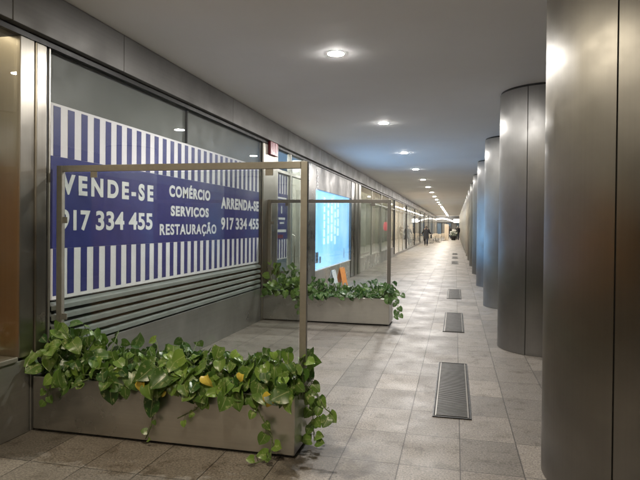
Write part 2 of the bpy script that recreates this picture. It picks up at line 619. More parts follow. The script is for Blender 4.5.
# ------------------------------------------------------------------ steel-clad columns
def column(loc, label):
    t = thing('steel_column', label, 'column', loc, 0, 'steel clad round columns along the walkway')
    r, zt = .6, CEIL - .03
    gap = .008
    a0 = math.radians(240)
    MB().arc_shell(r - .006, r, a0 + gap, a0 + PI - gap, 0.004, zt).build('cladding_panel', M['column'], t)
    MB().arc_shell(r - .006, r, a0 + PI + gap, a0 + 2 * PI - gap, 0.004, zt).build('cladding_panel', M['column'], t)
    MB().lathe([(r - .012, 0), (r - .012, CEIL)], seg=72).build('core', M['core'], t)
    return t
CX, CYS, CP = 1.18, 4.03, 4.15
col0 = None
for k in range(23):
    loc = (CX, CYS + CP * k, 0)
    lab = ('nearest wide steel column, filling the right edge of the view' if k == 0 else
           '%s steel clad column along the walkway counted from the camera' % ORD[k])
    if col0 is None:
        col0 = column(loc, lab)
    else:
        dup(col0, loc, lab)

# ------------------------------------------------------------------ downlights
def downlight(loc, label, m='lamp'):
    t = thing('ceiling_downlight', label, 'downlight', loc, 0, 'round downlights in a row on the ceiling')
    MB().lathe([(.102, 0), (.101, -.0022), (.083, -.0022), (.082, .0)], seg=40).build('trim_ring', M['ring'], t)
    MB().lathe([(.082, -.0015), (.080, -.0035), (.070, -.0055), (.05, -.007), (.025, -.0077), (.0005, -.008)], seg=40).build('diffuser', M[m], t)
    return t
d0 = None
for i, k in enumerate(range(-2, 11)):
    loc = (-1.257, 5.93 + 4.15 * k, CEIL - .001)
    if k < 0:
        lab = ('round white downlight in the ceiling just before the near planter' if k == -1 else
               'round white downlight in the ceiling behind the camera')
    elif k == 0:
        lab = 'largest glaring round downlight, nearest in the ceiling row ahead'
    else:
        lab = '%s round downlight along the ceiling row, counted from the glaring nearest one' % ORD[k]
    if k < 0:
        downlight(loc, lab, 'lamp_dim')
    elif d0 is None:
        d0 = downlight(loc, lab)
    else:
        dup(d0, loc, lab)
t = thing('linear_light', 'long bright linear ceiling light continuing the row of round downlights', 'ceiling light', (-1.22, 0, CEIL))
MB().box(-.09, .09, 50.5, 95, -.03, -.002).build('housing', M['ring'], t)
MB().box(-.07, .07, 50.6, 94.9, -.036, -.031).build('diffuser', M['strip'], t)

# ------------------------------------------------------------------ shop front, left edge (timber behind the glass)
t = thing('shop_front', 'shop window at the left edge with orange timber panelling behind its glass', 'shop front', (XW, 0, 0))
MB().box(-.25, .0, Y0, 3.79, 0, .575).build('base_panel', M['base'], t, bevel=.004)
MB().box(-.32, .015, Y0, 3.655, .577, .612).build('sill', M['frame'], t, bevel=.004)
MB().box(-.012, 0, Y0, 3.655, .614, 3.05).build('window_pane', M['glass'], t)
MB().box(-.36, -.33, Y0, 3.655, .58, 2.13).build('timber_panel', M['wood'], t)
MB().box(-.37, -.335, Y0, 3.655, 2.135, 3.2).build('upper_panel', M['wall'], t)
MB().box(-.31, -.05, 1.6, 3.6, 3.10, 3.13).build('ceiling_light', emit('shop_ceiling_light', (1.0, .84, .58), 2.6), t)
MB().box(-1.7, -1.68, Y0, 3.8, 0, CEIL).build('interior_wall', M['wall'], t)
MB().box(-1.68, -.06, 3.82, 3.86, 0, CEIL).build('party_wall', M['greywall'], t)

t = thing('steel_pillar', 'polished steel pillar between the timber-backed window and the striped banner window', 'pillar', (XW, 3.66, 0), 0, 'steel pillars of the shop wall')
MB().box(-.20, .02, 0, .15, .60, 3.05).build('shaft', M['pillar'], t, bevel=.006)
MB().box(-.20, .034, .152, .275, .60, 3.05).build('edge_strip', M['pillar'], t, bevel=.012, seg=3)
MB().box(-.20, -.01, .278, .375, .58, 3.05).build('window_jamb', M['darkmetal'], t, bevel=.004)
MB().box(.0, .012, .325, .34, .62, 3.05).build('glazing_bead', M['frame'], t)

# ------------------------------------------------------------------ shop front with the striped banner
t = thing('shop_front', 'vacant shop front with louvres below its striped banner and dark glass above', 'shop front', (XW, 0, 0))
mb = MB()
for a, b in ((3.80, 4.97), (4.974, 6.82), (6.824, 9.22)):
    mb.box(-.25, 0.004, a, b, 0, .553)
mb.build('base_panel', M['base'], t, bevel=.004)
mb = MB()
n = 5
for i in range(n):
    z = .565 + i * .083
    mb.add([(-.055, 4.04, z + .066), (-.05, 4.04, z + .072), (.004, 4.04, z + .046), (.004, 4.04, z + .010), (-.006, 4.04, z + .010), (-.006, 4.04, z + .040),
            (-.055, 9.22, z + .066), (-.05, 9.22, z + .072), (.004, 9.22, z + .046), (.004, 9.22, z + .010), (-.006, 9.22, z + .010), (-.006, 9.22, z + .040)],
           [(0, 1, 7, 6), (1, 2, 8, 7), (2, 3, 9, 8), (3, 4, 10, 9), (4, 5, 11, 10), (5, 0, 6, 11), (0, 5, 4, 3, 2, 1), (6, 7, 8, 9, 10, 11)])
mb.build('louvre_grille', M['louvre'], t)
MB().box(-.12, -.07, 4.04, 9.22, .555, .985).build('louvre_backing', M['black'], t)
MB().box(-.012, 0, 4.04, 9.22, .99, 3.05).build('window_pane', M['glass'], t)
MB().box(-.06, -.05, 4.04, 9.22, .99, 3.05).build('dark_infill_panel', M['spandrel'], t)
MB().box(-.045, -.013, 6.475, 6.50, 2.64, 3.05).build('mullion', M['darkmetal'], t)

b_ = thing('window_banner', 'large navy and white striped banner with for-sale lettering in the vacant window', 'banner', (XW, 0, 0))
yl, yr, zb, zt = 4.062, 9.195, .99, 2.632
MB().box(-.040, -.034, yl, yr, zb, zt).build('white_sheet', M['white'], b_)
mb, m2_ = MB(), MB()
k = 0
while True:
    ya = 4.092 + .1815 * k
    yb = ya + .0885
    if yb > yr:
        break
    mb.box(-.0335, -.032, ya, yb, zb + .03, 1.417)
    m2_.box(-.0335, -.032, ya, yb, 2.193, zt - .022)
    k += 1
mb.build('stripes', M['navy'], b_)
m2_.build('stripes', M['navy'], b_)
MB().box(-.0335, -.0315, yl, yr, 1.419, 2.191).build('navy_band', M['navy'], b_)
xl = -.0310
for body, ya, yb, za, zc in (('VENDE-SE', 4.185, 5.70, 1.880, 2.055), ('917 334 455', 4.118, 5.685, 1.570, 1.748),
                             ('COMÉRCIO', 6.058, 7.20, 1.955, 2.090), ('SERVIÇOS', 6.10, 7.155, 1.729, 1.850), ('RESTAURAÇÃO', 5.846, 7.41, 1.506, 1.632),
                             ('ARRENDA-SE', 7.573, 9.165, 1.862, 2.028), ('917 334 455', 7.578, 9.17, 1.560, 1.735)):
    if body[0] == '9':
        gw = (yb - ya) * .298
        for q, part in enumerate(body.split()):
            yq = ya + q * (yb - ya - gw) / 2
            cut = .045 if q == 0 and ya < 5 else 0     # the left number starts with a tighter 917
            wall_text('lettering', part, yq + cut, yq + gw, za, zc, xl, M['letter'], b_, off=.03, space=1.04)
    else:
        wall_text('lettering', body, ya, yb, za, zc, xl, M['letter'], b_, off=.03 if 'Ã' in body else .045, space=1.42 if body[0] == 'V' else 1.16)

# ------------------------------------------------------------------ broad steel pillar with number plate
t = thing('steel_pillar', 'broad bright steel pillar beside the banner carrying the maroon number plate', 'pillar', (XW, 9.225, 0), 0, 'steel pillars of the shop wall')
MB().box(-.25, .03, 0, .80, 0, 3.05).build('shaft', M['pillar'], t, bevel=.015, seg=3)
MB().box(-.0, .012, -.03, -.002, .56, 3.05).build('edge_trim', M['darkmetal'], t)
t = thing('number_plate', 'maroon house number plate high on the broad steel pillar', 'number plate', (XW + .032, 9.66, 3.02))
MB().box(0, .05, -.20, .22, -.15, .12).build('plate', M['red'], t, bevel=.006)
wall_text('numerals', '11', -.06, .12, -.09, .07, .0505, M['pink'], t)

# ------------------------------------------------------------------ glazed entrance with the narrow banner
t = thing('glass_entrance', 'glazed entrance with a slim banner, between the broad and the dark pillar', 'shop door', (XW, 10.03, 0))
mb = MB()
mb.box(-.05, .02, 0, .05, 0, 3.05).box(-.05, .02, .86, .95, 0, 3.05).box(-.05, .02, 1.85, 1.90, 0, 3.05)
mb.build('door_frame', M['frame'], t, bevel=.004)
MB().box(-.05, .018, .052, .858, 2.62, 2.68).box(-.05, .018, .952, 1.848, 2.62, 2.68).build('transom', M['frame'], t, bevel=.004)
MB().box(-.02, -.008, .052, .858, .0, 3.05).build('side_pane', M['glass'], t)
MB().box(-.02, -.008, .952, 1.848, .0, 3.05).build('door_pane', M['glass'], t)
MB().tube([(.02, 1.02, .85), (.07, 1.02, .88), (.07, 1.02, 1.42), (.02, 1.02, 1.45)], .014).build('handle', M['pillar'], t)
MB().box(-1.6, -1.58, -.75, 2.9, 0, CEIL).build('interior_wall', M['wall'], t)
MB().box(-1.57, -.27, -.10, -.06, 0, CEIL).build('side_wall', M['wall'], t)
MB().box(-1.57, -.3, .3, 1.7, 3.30, 3.33).build('ceiling_light', M['cool'], t)
b_ = thing('window_banner', 'slim navy and white banner with small print in the entrance side pane', 'banner', (XW, 10.09, 0))
MB().box(-.040, -.034, 0, .79, .98, 2.62).build('white_sheet', M['white'], b_)
mb, m2_ = MB(), MB()
for k in range(5):
    a = .0 + k * .1615
    mb.box(-.0335, -.032, a, a + .085, 2.24, 2.60)
    m2_.box(-.0335, -.032, a, a + .085, 1.0, 1.36)
mb.build('stripes', M['navy'], b_)
m2_.build('stripes', M['navy'], b_)
MB().box(-.0335, -.0315, 0, .79, 1.362, 2.238).build('navy_band', M['navy'], b_)
mb = MB()
for (a, c, z0, z1) in ((.14, .70, 2.14, 2.17), (.36, .42, 1.86, 2.0), (.20, .62, 1.74, 1.78), (.28, .55, 1.66, 1.69), (.08, .70, 1.50, 1.55)):
    mb.box(-.0312, -.0305, a, c, z0, z1)
mb.build('small_print', M['letter'], b_)
MB().box(-.0312, -.0303, .16, .5, 1.385, 1.45).build('red_label', M['red'], b_)

t = thing('dark_pillar', 'dark steel pillar between the glazed entrance and the blue lit window', 'pillar', (XW, 11.935, 0), 0, 'steel pillars of the shop wall')
MB().box(-.25, .02, 0, .35, 0, 3.05).build('shaft', M['pillar'], t, bevel=.01)
MB().box(-.25, .035, .355, 1.03, 0, 3.05).build('dark_face', M['darkpillar'], t, bevel=.01)

# ------------------------------------------------------------------ blue lit shop
t = thing('shop_front', 'shop front with a glowing light blue window display and steel fascia', 'shop front', (XW, 12.97, 0))
MB().box(-.25, 0, 0, 4.78, 0, .535).build('base_panel', M['planter'], t, bevel=.004)
MB().box(-.06, .015, 0, 4.78, .537, .56).build('sill', M['ring'], t)
MB().box(-.012, 0, .0, 4.78, .562, 2.50).build('window_pane', M['glass'], t)
MB().box(-.25, 0.004, .0, 4.78, 2.503, 3.05).build('fascia_panel', M['fascia'], t, bevel=.004)
bp_ = MB().box(-.07, -.055, .0, 4.78, .563, 2.502).build('blue_lit_panel', M['blue'], t)
for i, yy in enumerate((1.25, 1.72, 2.15, 2.6, 3.0)):
    mb = MB()
    z = 2.36 - (i % 2) * .05
    while z > 1.12 + .05 * i:
        hh = .14 + .10 * RNG.random()
        mb.box(-.05, -.04, yy - .06 - .03 * RNG.random(), yy + .07, z - hh, z)
        z -= hh + .03 + .05 * RNG.random()
    mb.build('hanging_ornament', M['paleblue'], t)
for (a, c, z0, z1) in ((.35, .62, .72, .98), (.75, .9, .70, .86), (3.9, 3.95, .66, .95)):
    MB().box(-.05, -.044, a, c, z0, z1).build('printed_figure', M['bluedark'], t)
mb = MB()
for i in range(7):
    z = 2.98 - i * .075
    mb.box(.0045, .012, .14, .33, z - .055, z - .04)
    mb.box(.0045, .012, .14 + .06 * (i % 3), .20 + .06 * (i % 3), z - .04, z)
    if i % 2:
        mb.box(.0045, .012, .14, .33, z - .012, z)
mb.build('fascia_mark', M['letter'], t)

# pillar group beyond the blue window
t = thing('steel_pillar', 'narrow steel pillar with bright edge just beyond the blue lit window', 'pillar', (XW, 17.76, 0), 0, 'steel pillars of the shop wall')
MB().box(-.25, .02, 0, .62, 0, 3.05).build('shaft', M['darkpillar'], t, bevel=.01)
MB().box(-.25, .05, .63, .95, 0, 3.05).build('bright_edge', M['pillar'], t, bevel=.02, seg=3)
MB().box(-.25, .02, .96, 1.25, 0, 3.05).build('dark_joint', M['darkmetal'], t)
MB().box(-.25, .05, 1.26, 1.62, 0, 3.05).build('bright_face', M['pillar'], t, bevel=.02, seg=3)

# orange floor sign before the blue shop; pale copy added for white reflections
def floor_sign(loc, rz, m, label):
    s = thing('floor_sign', label, 'floor sign', loc, rz, 'folded floor sign and added pale reflection shape at the blue window')
    for sg in (-1, 1):
        mb = MB()
        a = math.radians(13) * sg
        for (x0, x1, z0, z1) in ((-.15, -.09, 0, .62), (.09, .15, 0, .62), (-.0899, .0899, .12, .60)):
            cx, cz = (x0 + x1) / 2, (z0 + z1) / 2
            up = Vector((0, -math.sin(a), math.cos(a)))
            base = Vector((0, sg * .145, 0))
            c = base + Vector((cx, 0, 0)) + up * cz
            mb.obox(c, Vector(((x1 - x0) / 2, 0, 0)), Vector((0, math.cos(a), math.sin(a))) * .008, up * (z1 - z0) / 2)
        mb.build('panel', m, s, bevel=.003)
    MB().tube([(-.12, 0, .612), (.12, 0, .612)], .012).build('hinge', m, s)
    s.scale = (.82,) * 3
    return s
floor_sign((-2.98, 15.1, 0), math.radians(70), M['orange'], 'orange folded floor sign standing under the blue lit window')
floor_sign((-3.0, 14.1, 0), math.radians(80), M['palereflection'], 'pale folded shape added for white reflections beside the orange floor sign')

# ------------------------------------------------------------------ farther shop fronts
def shelf_unit(loc, label, hot):
    s = thing('display_shelf', label, 'shelf', loc, 0, 'display shelves inside the far shops')
    mb = MB()
    for y in (-1.2, -.02, 1.16):
        mb.box(-.2, .2, y, y + .04, 0, 2.2)
    mb.build('upright', M['palewood'], s)
    mb = MB()
    for z in (.1, .6, 1.1, 1.6, 2.1):
        mb.box(-.19, .19, -1.155, -.025, z, z + .03)
        mb.box(-.19, .19, .025, 1.155, z, z + .03)
    mb.build('shelf_board', M['palewood'], s)
    mb = MB()
    for z in (.13, .63, 1.13, 1.63):
        y = -1.12
        while y < 1.0:
            ww = .08 + .16 * RNG.random()
            if not (-.2 < y < .05):
                mb.box(-.12, .12, y, y + ww, z, z + .12 + .25 * RNG.random())
            y += ww + .03 + .08 * RNG.random()
    mb.build('goods', hot, s)
    return s

GOODS = [simple('goods_ochre', (.45, .30, .14), .5, var=.6, scale=5), simple('goods_green', (.20, .30, .12), .5, var=.7, scale=5),
         simple('goods_red', (.40, .14, .10), .5, var=.7, scale=5), simple('goods_white', (.62, .60, .56), .5, var=.4, scale=5)]
edges = [19.42, 25.2, 30.9, 38.8, 46.9, 54.2, 61.0, 71.0, 82.0, 97.9]
desc = ['curtained shop window just past the bright-edged pillar', 'curtained shop window second past the bright-edged pillar',
        'glazed shop front past the two curtained windows', 'glazed shop front fourth past the bright-edged pillar',
        'glazed shop front behind the walking person in dark coat', 'glazed shop front behind the first café tables',
        'glazed shop front behind the pale wooden screen', 'small distant glazed shop front, second last before the end wall',
        'last distant glazed shop front next to the end wall']
for i, (a, b) in enumerate(zip(edges[:-1], edges[1:])):
    L = b - a
    t = thing('shop_front', desc[i], 'shop front', (XW, a, 0), 0, 'glazed shop fronts along the far left wall')
    zb = .50 if i < 2 else .12
    MB().box(-.25, 0, .002, L - .002, 0, zb).build('base_panel', M['base'] if i else M['planter'], t, bevel=.004)
    pw = .10 if i < 2 else .22
    MB().box(-.12, .03, 0, pw, zb + .002, 3.05).build('post', M['frame'] if i < 2 else M['darkmetal'], t, bevel=.006)
    nm = max(1, int(L / 2.6))
    mb = MB()
    for k in range(1, nm):
        y = pw + (L - pw) * k / nm
        mb.box(-.05, .012, y - .025, y + .025, zb + .002, 3.05)
    mb.box(-.05, .010, pw + .002, L - .002, 2.52, 2.57)
    mb.build('mullion', M['frame'], t)
    MB().box(-.016, -.006, pw + .001, L - .001, zb + .002, 3.05).build('window_pane', M['glass'], t)
    dep = 3.2
    mb = MB()
    mb.box(-dep - .05, -dep, 0, L, 0, CEIL).box(-dep, -.26, .0, .04, 0, CEIL - .002)
    mb.build('interior_wall', M['wall'], t)
    MB().box(-dep, -.26, .042, L - .002, -.02, .02).build('interior_floor', M['shopfloor'], t)
    if i < 2:
        # pleated curtain
        n_ = 160
        vs, fs = [], []
        for k in range(n_ + 1):
            y = .15 + (L - .3) * k / n_
            x = -.42 + .035 * math.sin(k * 1.35 + i) + .03 * math.sin(k * .37)
            vs += [(x, y, .52), (x + .01 * math.sin(k * .9), y, 2.98), (x - .006, y, 2.98), (x - .006, y, .52)]
        for k in range(n_):
            o = 4 * k
            fs += [(o, o + 4, o + 5, o + 1), (o + 3, o + 2, o + 6, o + 7)]
        MB().add(vs, fs, True).build('curtain', M['curtain'], t)
        MB().box(-.34, -.26, .3, L - .3, 3.2, 3.22).build('ceiling_light', M['warm'], t)
    else:
        mb = MB()
        k = 0
        for yy in [L * (q + .5) / max(2, int(L / 2.4)) for q in range(max(2, int(L / 2.4)))]:
            mb.box(-1.3, -.7, yy - .5, yy + .5, 3.08, 3.12)
            mb.box(-2.6, -2.2, yy - .3, yy + .6, 2.75, 2.80)
        mb.build('ceiling_light', M['cool'] if i % 2 else M['warm'], t)
        shelf_unit((XW - 2.2, a + L * .3, .021), 'pale wood display shelf with %s goods inside %s' % (('ochre', 'green', 'red', 'white')[i % 4], 'the %s' % desc[i].split(' shop front ')[0].split('glazed')[0].strip() + ' shop' if False else ('the third far shop', 'the fourth far shop', 'the fifth far shop', 'the sixth far shop', 'the seventh far shop', 'the eighth far shop', 'the last far shop')[i - 2]), GOODS[i % 4])
t = thing('red_reflection', 'small red glow added as a reflection in the curtained shop glass', 'lamp', (XW - .14, 28.2, 1.62))  # added glowing globe standing in for a red reflection in the glass
MB().lathe([(.0, -.22), (.09, -.18), (.12, -.05), (.12, .08), (.08, .2), (.0, .24)], seg=20).build('added_globe', M['redreflection'], t)
MB().tube([(0, 0, .24), (0, 0, 1.8)], .008).build('added_cord', M['black'], t)

# ------------------------------------------------------------------ end of the walkway
t = thing('end_wall', 'dark glazed end wall closing the walkway far away', 'wall', (-3.2, 98, 0))
MB().box(-1.0, 12, .2, .4, 0, CEIL).build('wall', M['greywall'], t)
mb = MB()
for k in range(8):
    mb.box(.1 + k * .8, .16 + k * .8, .1, .198, 0, 2.3)
mb.box(0, 6.6, .1, .198, 2.3, 2.4)
mb.build('door_frame', M['darkmetal'], t)
for k in range(4):
    MB().box(.2 + k * 1.6, .85 + k * 1.6, .14, .19, .1, 2.25).build('lit_pane', M['bluedark'], t)
t = thing('lit_canopy', 'curved white glowing canopy above the far end doors', 'canopy', (-1.9, 97, 0))
vs, fs = [], []
n_ = 20
for k in range(n_ + 1):
    u = k / n_
    x = -1.5 + 3.0 * u
    z = 2.55 + .42 * math.sin(PI * (.12 + .82 * u)) - .18 * u
    vs += [(x, 0, z), (x, 0, z + .22), (x, .9, z + .22), (x, .9, z)]
for k in range(n_):
    o = 4 * k
    fs += [(o, o + 4, o + 5, o + 1), (o + 1, o + 5, o + 6, o + 2), (o + 2, o + 6, o + 7, o + 3), (o + 3, o + 7, o + 4, o)]
fs += [(0, 1, 2, 3), (4 * n_ + 3, 4 * n_ + 2, 4 * n_ + 1, 4 * n_)]
MB().add(vs, fs).build('canopy_face', emit('canopy_glow', (1, .95, .86), 2), t)
t = thing('lit_sign', 'blank white glowing sign box high on the far end wall', 'sign', (.35, 97.6, 2.65))
MB().box(-.65, .65, -.1, .1, -.32, .32).build('face', emit('sign_glow', (1, .97, .92), 3), t, bevel=.02)
MB().box(-.68, .68, .0, .12, -.35, .35).build('housing', M['darkmetal'], t)

# ------------------------------------------------------------------ café furniture
def cafe_table(loc, label):
    s = thing('cafe_table', label, 'table', loc, 0, 'café tables on the walkway')
    MB().box(-.38, .38, -.38, .38, .72, .75).build('tabletop', M['palewood'], s, bevel=.008)
    MB().lathe([(.25, 0), (.25, .015), (.05, .04), (.03, .08), (.03, .719)], seg=16).build('pedestal', M['darkmetal'], s)
    return s
def cafe_chair(loc, rz, label):
    s = thing('cafe_chair', label, 'chair', loc, rz, 'café chairs on the walkway')
    MB().box(-.21, .21, -.21, .21, .44, .47).build('seat', M['palewood'], s, bevel=.008)
    MB().obox((0, .235, .70), (.2, 0, 0), (0, .012, -.002), (0, .03, .16)).build('backrest', M['palewood'], s, bevel=.006)
    for sx in (-1, 1):
        MB().tube([(.18 * sx, -.18, .44), (.2 * sx, -.2, 0)], .014).build('leg', M['darkmetal'], s)
        MB().tube([(.2 * sx, .24, 0), (.18 * sx, .19, .44), (.18 * sx, .255, .84)], .014).build('leg', M['darkmetal'], s)
    return s
tabs = [(-2.35, 57.0), (-1.75, 61.5), (-2.2, 66.0), (-1.35, 69.5)]
tl = ['nearest pale wooden café table by the shop glass', 'second pale wooden café table, farther out on the walkway', 'third pale wooden café table, close to the shop glass', 'farthest pale wooden café table beside the wooden screen']
t0 = c0 = None
for i, ((x, y), lab) in enumerate(zip(tabs, tl)):
    t0 = dup(t0, (x, y, 0), lab) if t0 else cafe_table((x, y, 0), lab)
    for sg, word in ((1, 'far'), (-1, 'near')):
        cl = 'pale wooden café chair on the %s side of the %s café table' % (word, ('nearest', 'second', 'third', 'farthest')[i])
        loc, rz = (x + .05 * sg, y + .62 * sg, 0), 0 if sg > 0 else PI
        if c0 is None:
            c0 = cafe_chair(loc, rz, cl)
        else:
            c = dup(c0, loc, cl)
            c.rotation_euler = (0, 0, rz)
t = thing('wooden_screen', 'tall pale wooden screen at the end of the café tables', 'screen', (-1.05, 71.5, 0))
MB().box(-.25, .25, -.04, .04, .05, 1.95).build('board', M['palewood'], t, bevel=.01)
MB().box(-.30, .30, -.2, .2, 0, .048).build('foot', M['palewood'], t, bevel=.01)
t = thing('flower_pot', 'dark pot of white blooms in the middle of the far walkway', 'potted plant', (-.22, 72.0, 0))
MB().lathe([(.0, .0), (.26, 0), (.36, .5), (.36, .55), (.31, .55), (.29, .48), (.0, .48)], seg=24).build('pot', M['darkmetal'], t)
mb = MB()
for k in range(60):
    a, r_, z = RNG.random() * 2 * PI, .5 * math.sqrt(RNG.random()), .5 + .65 * RNG.random()
    d = Vector((math.cos(a) * r_, math.sin(a) * r_, z))
    q = Vector((RNG.uniform(-1, 1), RNG.uniform(-1, 1), RNG.uniform(-.3, 1))).normalized()
    s1 = q.orthogonal().normalized() * .09
    s2 = q.cross(s1).normalized() * .05
    mb.add([d - s1, d + s2, d + s1, d - s2], [(0, 1, 2, 3)])
mb.build('leaves', M['leaf'], t)
mb = MB()
for (x, y, z, r_) in ((-.28, -.1, .98, .17), (.05, -.2, 1.08, .2), (.3, .0, .9, .18), (-.05, .1, 1.22, .15), (-.35, .05, .72, .14), (.2, -.25, 1.2, .13)):
    for k in range(26):
        q = Vector((RNG.gauss(0, 1), RNG.gauss(0, 1), RNG.gauss(0, 1))).normalized()
        c = Vector((x, y, z)) + q * r_ * (.7 + .3 * RNG.random())
        s1 = q.orthogonal().normalized() * .06
        s2 = q.cross(s1).normalized() * .06
        mb.add([c - s1, c + s2, c + s1, c - s2], [(0, 1, 2, 3)])
mb.build('blooms', M['bloom'], t)

# ------------------------------------------------------------------ people
def person(loc, rz, label, pose, hair_m, height=1.72):
    J = {}
    V_, E_, R_ = [], [], []
    def j(name, p, r, par=None):
        J[name] = len(V_)
        V_.append(p)
        R_.append(r)
        if par:
            E_.append((J[par], J[name]))
    st, ar, al = pose['stride'], pose['armR'], pose['armL']
    j('pelvis', (0, 0, .95), .135)
    j('waist', (0, .0, 1.10), .125, 'pelvis')
    j('chest', (0, -.01, 1.30), .155, 'waist')
    j('shoulders', (0, 0, 1.42), .11, 'chest')
    j('neck', (0, -.01, 1.50), .055, 'shoulders')
    j('jaw', (0, -.025, 1.57), .072, 'neck')
    j('skull', (0, -.01, 1.65), .085, 'jaw')
    j('crown', (0, .01, 1.70), .06, 'skull')
    j('nose', (0, -.115, 1.60), .013, 'jaw')
    for s, nm, A in ((1, 'R', ar), (-1, 'L', al)):
        j('sh' + nm, (.19 * s, 0, 1.40), .065, 'shoulders')
        j('el' + nm, A[0], .048, 'sh' + nm)
        j('wr' + nm, A[1], .033, 'el' + nm)
        d = (Vector(A[1]) - Vector(A[0])).normalized()
        pal = Vector(A[1]) + d * .07
        j('pa' + nm, tuple(pal), .034, 'wr' + nm)
        side = d.cross(Vector((0, 1, 0))).normalized()
        for q, (off, ln) in enumerate(((-.03, .075), (-.01, .085), (.01, .08), (.03, .06))):
            k1 = pal + Vector((0, off, 0)) + d * ln * .6
            k2 = k1 + d * ln * .4 + side * .02
            j('f%s%d' % (nm, q), tuple(k1), .009, 'pa' + nm)
            j('g%s%d' % (nm, q), tuple(k2), .008, 'f%s%d' % (nm, q))
        j('th' + nm, tuple(pal + side * .045 + Vector((0, -.03, 0)) - d * .01), .011, 'pa' + nm)
        j('hip' + nm, (.095 * s, 0, .90), .095, 'pelvis')
        j('kn' + nm, (.10 * s, -st * s * .6 - .02, .50), .062, 'hip' + nm)
        j('an' + nm, (.10 * s, -st * s + .03, .09), .042, 'kn' + nm)
        j('to' + nm, (.11 * s, -st * s - .13, .035), .034, 'an' + nm)
    t = thing('person', label, 'person', loc, rz)
    me = bpy.data.meshes.new('body')
    me.from_pydata(V_, E_, [])
    ob = bpy.data.objects.new('body', me)
    COL.objects.link(ob)
    sk = ob.modifiers.new('skin', 'SKIN')
    sk.use_smooth_shade = True
    for i, r in enumerate(R_):
        me.skin_vertices[0].data[i].radius = (r, r * (.72 if i in (J['chest'], J['waist'], J['pelvis']) else 1))
    me.skin_vertices[0].data[0].use_root = True
    sb = ob.modifiers.new('sub', 'SUBSURF')
    sb.levels = sb.render_levels = 1
    me.materials.append(M['skin'])
    ob.parent = t
    # coat: lofted shell over the torso with sleeves, then trousers, shoes, hair
    mb = MB()
    def ring(z, rx, ry, cy=0):
        return [(rx * math.cos(2 * PI * k / 20), cy + ry * math.sin(2 * PI * k / 20), z) for k in range(20)]
    prof = pose['coat']
    vs, fs = [], []
    for (z, rx, ry) in prof:
        vs += ring(z, rx, ry)
    for i in range(len(prof) - 1):
        for k in range(20):
            k2 = (k + 1) % 20
            fs.append((i * 20 + k, i * 20 + k2, (i + 1) * 20 + k2, (i + 1) * 20 + k))
    mb.add(vs, fs, True)
    for s, A in ((1, ar), (-1, al)):
        mb.tube([(.14 * s, 0, 1.42), (.20 * s, 0, 1.395), A[0], tuple(Vector(A[0]).lerp(Vector(A[1]), .92))], [.08, .085, .065, .05], 12)
    mb.build('coat', M['darkcloth'], t)
    mb = MB()
    for s in (1, -1):
        mb.tube([(.085 * s, 0, .98), (.097 * s, 0, .88), (.10 * s, -st * s * .6 - .02, .50), (.10 * s, -st * s + .03, .11)], [.12, .115, .08, .065], 12)
    mb.build('trousers', M['jeans'], t)
    for s in (1, -1):
        mb = MB()
        mb.tube([(.10 * s, -st * s + .075, .05), (.10 * s, -st * s + .03, .06), (.105 * s, -st * s - .07, .045), (.112 * s, -st * s - .16, .035)], [.036, .05, .045, .03], 10)
        mb.build('shoe', M['bag'], t)
    mb = MB()
    vs, fs = [], []
    for i in range(6):
        ph = PI / 2 * i / 5
        for k in range(16):
            a = 2 * PI * k / 16
            r_ = .098 * math.cos(ph)
            front = math.sin(a) < -.3
            z = 1.63 + .12 * math.sin(ph) - (0 if front or i else .09)
            vs.append((r_ * math.cos(a), .012 + r_ * 1.1 * math.sin(a), z))
    for i in range(5):
        for k in range(16):
            k2 = (k + 1) % 16
            fs.append((i * 16 + k, i * 16 + k2, (i + 1) * 16 + k2, (i + 1) * 16 + k))
    mb.add(vs, fs, True)
    mb.build('hair', hair_m, t)
    t.scale = (height / 1.75,) * 3
    return t
coat_long = [(.62, .25, .20), (.80, .235, .19), (1.0, .21, .165), (1.12, .20, .16), (1.30, .225, .175), (1.40, .205, .14), (1.46, .12, .10), (1.51, .075, .075)]
coat_short = [(.82, .20, .16), (.95, .20, .16), (1.12, .19, .155), (1.30, .22, .17), (1.40, .20, .135), (1.46, .12, .10), (1.51, .075, .075)]
person((-2.45, 49.7, 0), PI, 'person in long dark coat walking with arms held out near the shop glass',
       dict(stride=.24, armR=((.29, .03, 1.16), (.38, -.12, 1.02)), armL=((-.30, .03, 1.16), (-.42, -.14, 1.06)), coat=coat_long), M['hair'])
t = thing('shoulder_bag', 'black bag carried at the walking person\'s side', 'bag', (-2.02, 49.75, .62))
MB().box(-.07, .07, -.2, .2, 0, .34).build('body', M['bag'], t, bevel=.04, seg=3)
MB().tube([(0, -.15, .33), (0, -.08, .43), (0, .08, .43), (0, .15, .33)], .012).build('strap', M['bag'], t)
person((.27, 73.0, 0), PI * .95, 'person in dark clothes standing far off beside the columns',
       dict(stride=.08, armR=((.24, .02, 1.15), (.22, -.06, .92)), armL=((-.24, .02, 1.15), (-.22, -.06, .92)), coat=coat_short), M['grey_hair'], 1.8)

person((-.78, 79.0, 0), PI * 1.1, 'person in dark coat standing beyond the pale wooden screen',
       dict(stride=.05, armR=((.24, .02, 1.15), (.22, -.06, .92)), armL=((-.24, .02, 1.15), (-.22, -.06, .92)), coat=coat_long), M['hair'], 1.75)

